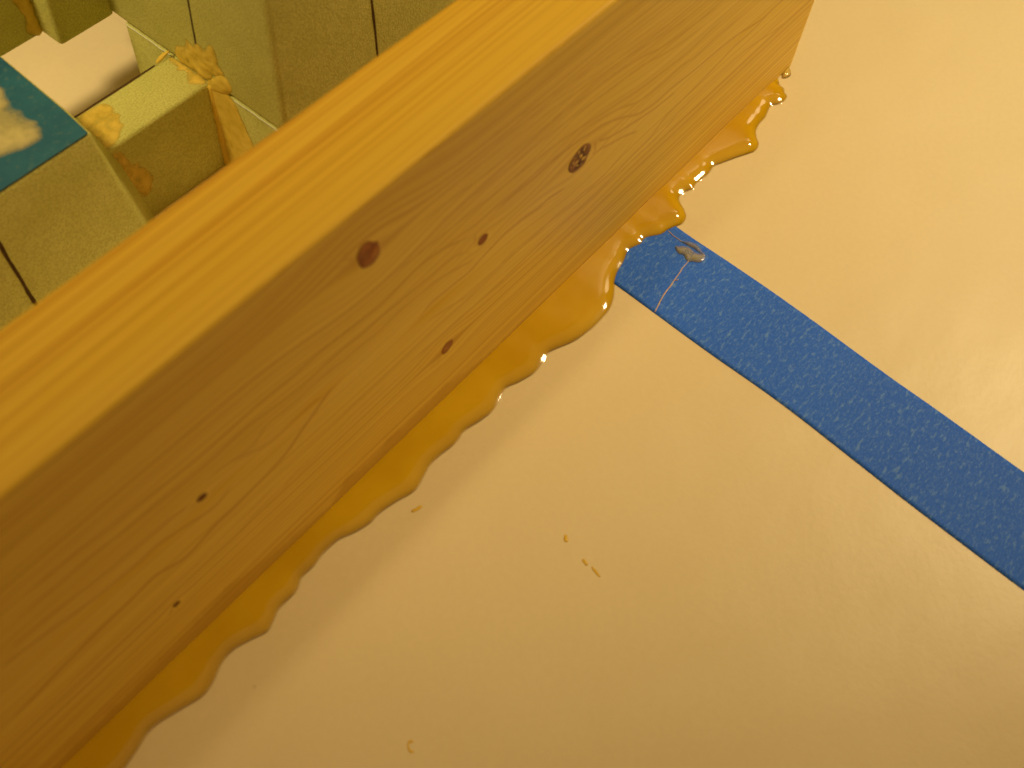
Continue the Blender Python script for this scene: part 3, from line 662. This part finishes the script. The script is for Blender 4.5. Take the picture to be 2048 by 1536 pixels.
patch('filler_patch', [(-121.4, 91.0), (-122.6, 89.6), (-122.3, 88.0), (-123.4, 86.6), (-122.2, 85.2), (-122.9, 83.4), (-124.3, 82.0), (-123.2, 80.2), (-121.2, 79.6), (-120.9, 85)], 'z', H1, FILLER, beam, .35, .3, 3.0, step=.35)
f = patch('filler_patch', [(-146.4, 90.4), (-142.5, 90.7), (-140.2, 90.2), (-139.3, 88.0), (-140.0, 86.4), (-139.8, 84.8), (-141.2, 83.6), (-141.0, 82.1), (-143.2, 80.9), (-144.4, 79.7), (-148, 79.6), (-148.5, 85)], 'z', H1, FILLER, beam, .25, .2, 4.0)
f['label'] = 'thin yellow filler smear on top of the cross piece'
patch('filler_patch', [(-147.4, 23.8), (-144.7, 21.6), (-144.0, 18.6), (-142.4, 17.2), (-140.6, 13.6), (-139.9, 11.2), (-141.2, 8.4), (-143.6, 7.2), (-145.4, 11.0), (-147.2, 18.0)], 'y', 79.0, FILLER, beam, .3, .3, 6.0)
stick('filler_bead', [(-124.9, 91.2, 25.2), (-123.6, 91.3, 25.5), (-122.4, 91.3, 25.9), (-121.6, 90.6, 26.6)], [.25, .6, .5, .3], FILLER_SOLID, beam, .7)
f = patch('filler_patch', [(-139.2, 40.5), (-135.3, 40.5), (-135.2, 33.7), (-135.3, 29.1), (-135.2, 25.4), (-136.9, 25.4), (-138.6, 27.4), (-137.9, 30.6), (-139.2, 36.1)], 'y', 115.4, FILLER, bk1, .9, .4, 8.0)
f['label'] = 'orange filler in the far inner corner'
f = patch('filler_patch', [(-156.0, 95.5), (-157.6, 92.8), (-157.2, 91.2), (-158.0, 90.0), (-159.3, 86.0), (-158.8, 84.4), (-159.4, 82.4), (-158.6, 80.6), (-158.8, 79.2), (-160.2, 76.5), (-161.8, 75.6), (-164.8, 76.2), (-168.8, 77.6), (-176, 79), (-182, 85), (-178, 95), (-168, 99), (-160, 98)], 'z', 39.95, CREAM, form, 1.2, .5, 9.0, edge=5.0)
f.parent = blk; f['label'] = 'blob of cream coloured filler on the blue top'
# pencil marks and the pale glue seam between the layers: shallow real strips on the foam faces
def strip(name, a, b, w, axis, at, mat, parent, n=26, wob=.25, thick=.08):
    a, b = np.array(a, float), np.array(b, float); d = (b - a) / np.linalg.norm(b - a); s = np.array((-d[1], d[0]))
    lft = []; rgt = []
    for i in range(n):
        t = i / (n - 1); c = a + (b - a) * t + s * wob * mnoise.noise((t * 7, a[0], 1.0))
        ww = w * (.7 + .6 * abs(mnoise.noise((t * 19, a[1], 3.0))))
        lft.append(tuple(c + s * ww)); rgt.append(tuple(c - s * ww))
    bm = bmesh.new(); o3 = []
    for dep in (thick, -.05):
        rows = []
        for q in lft + rgt:
            if axis == 'z': w3 = (q[0], q[1], at + dep)
            elif axis == 'x': w3 = (at - dep, q[0], q[1])
            else: w3 = (q[0], at - dep, q[1])
            rows.append(bm.verts.new((Vector(w3) - F0) * MM))
        o3.append(rows)
    for rows in o3:
        for i in range(n - 1): bm.faces.new((rows[i], rows[i + 1], rows[n + i + 1], rows[n + i]))
    T_, B_ = o3
    for i in range(n - 1):
        bm.faces.new((T_[i], T_[i + 1], B_[i + 1], B_[i])); bm.faces.new((T_[n + i], T_[n + i + 1], B_[n + i + 1], B_[n + i]))
    bm.faces.new((T_[0], T_[n], B_[n], B_[0])); bm.faces.new((T_[n - 1], T_[2 * n - 1], B_[2 * n - 1], B_[n - 1]))
    o = from_bm(bm, name, mat, None, False); o.parent = parent
    return o
strip('pencil_line', (79.0, 60), (80.7, 34.4), .30, 'x', XW, PENCIL, up)
strip('pencil_line', (-97.0, 80), (-93.2, 26), .36, 'y', 56.4, PENCIL, up)
strip('pencil_line', (-178.4, 38.6), (-176.6, 2), .42, 'y', 71.4, PENCIL, blk)
strip('pencil_line', (-150, 91.0), (-125.5, 91.0), .24, 'z', H1, PENCIL, beam, wob=.1)
strip('glue_seam', (105.5, 25.0), (90.2, 25.0), .12, 'x', -121.15, SEAM, up, wob=.2, thick=.15)
strip('glue_seam', (71.5, 25.0), (58.2, 25.0), .14, 'x', -121.15, SEAM, up, wob=.2, thick=.15)
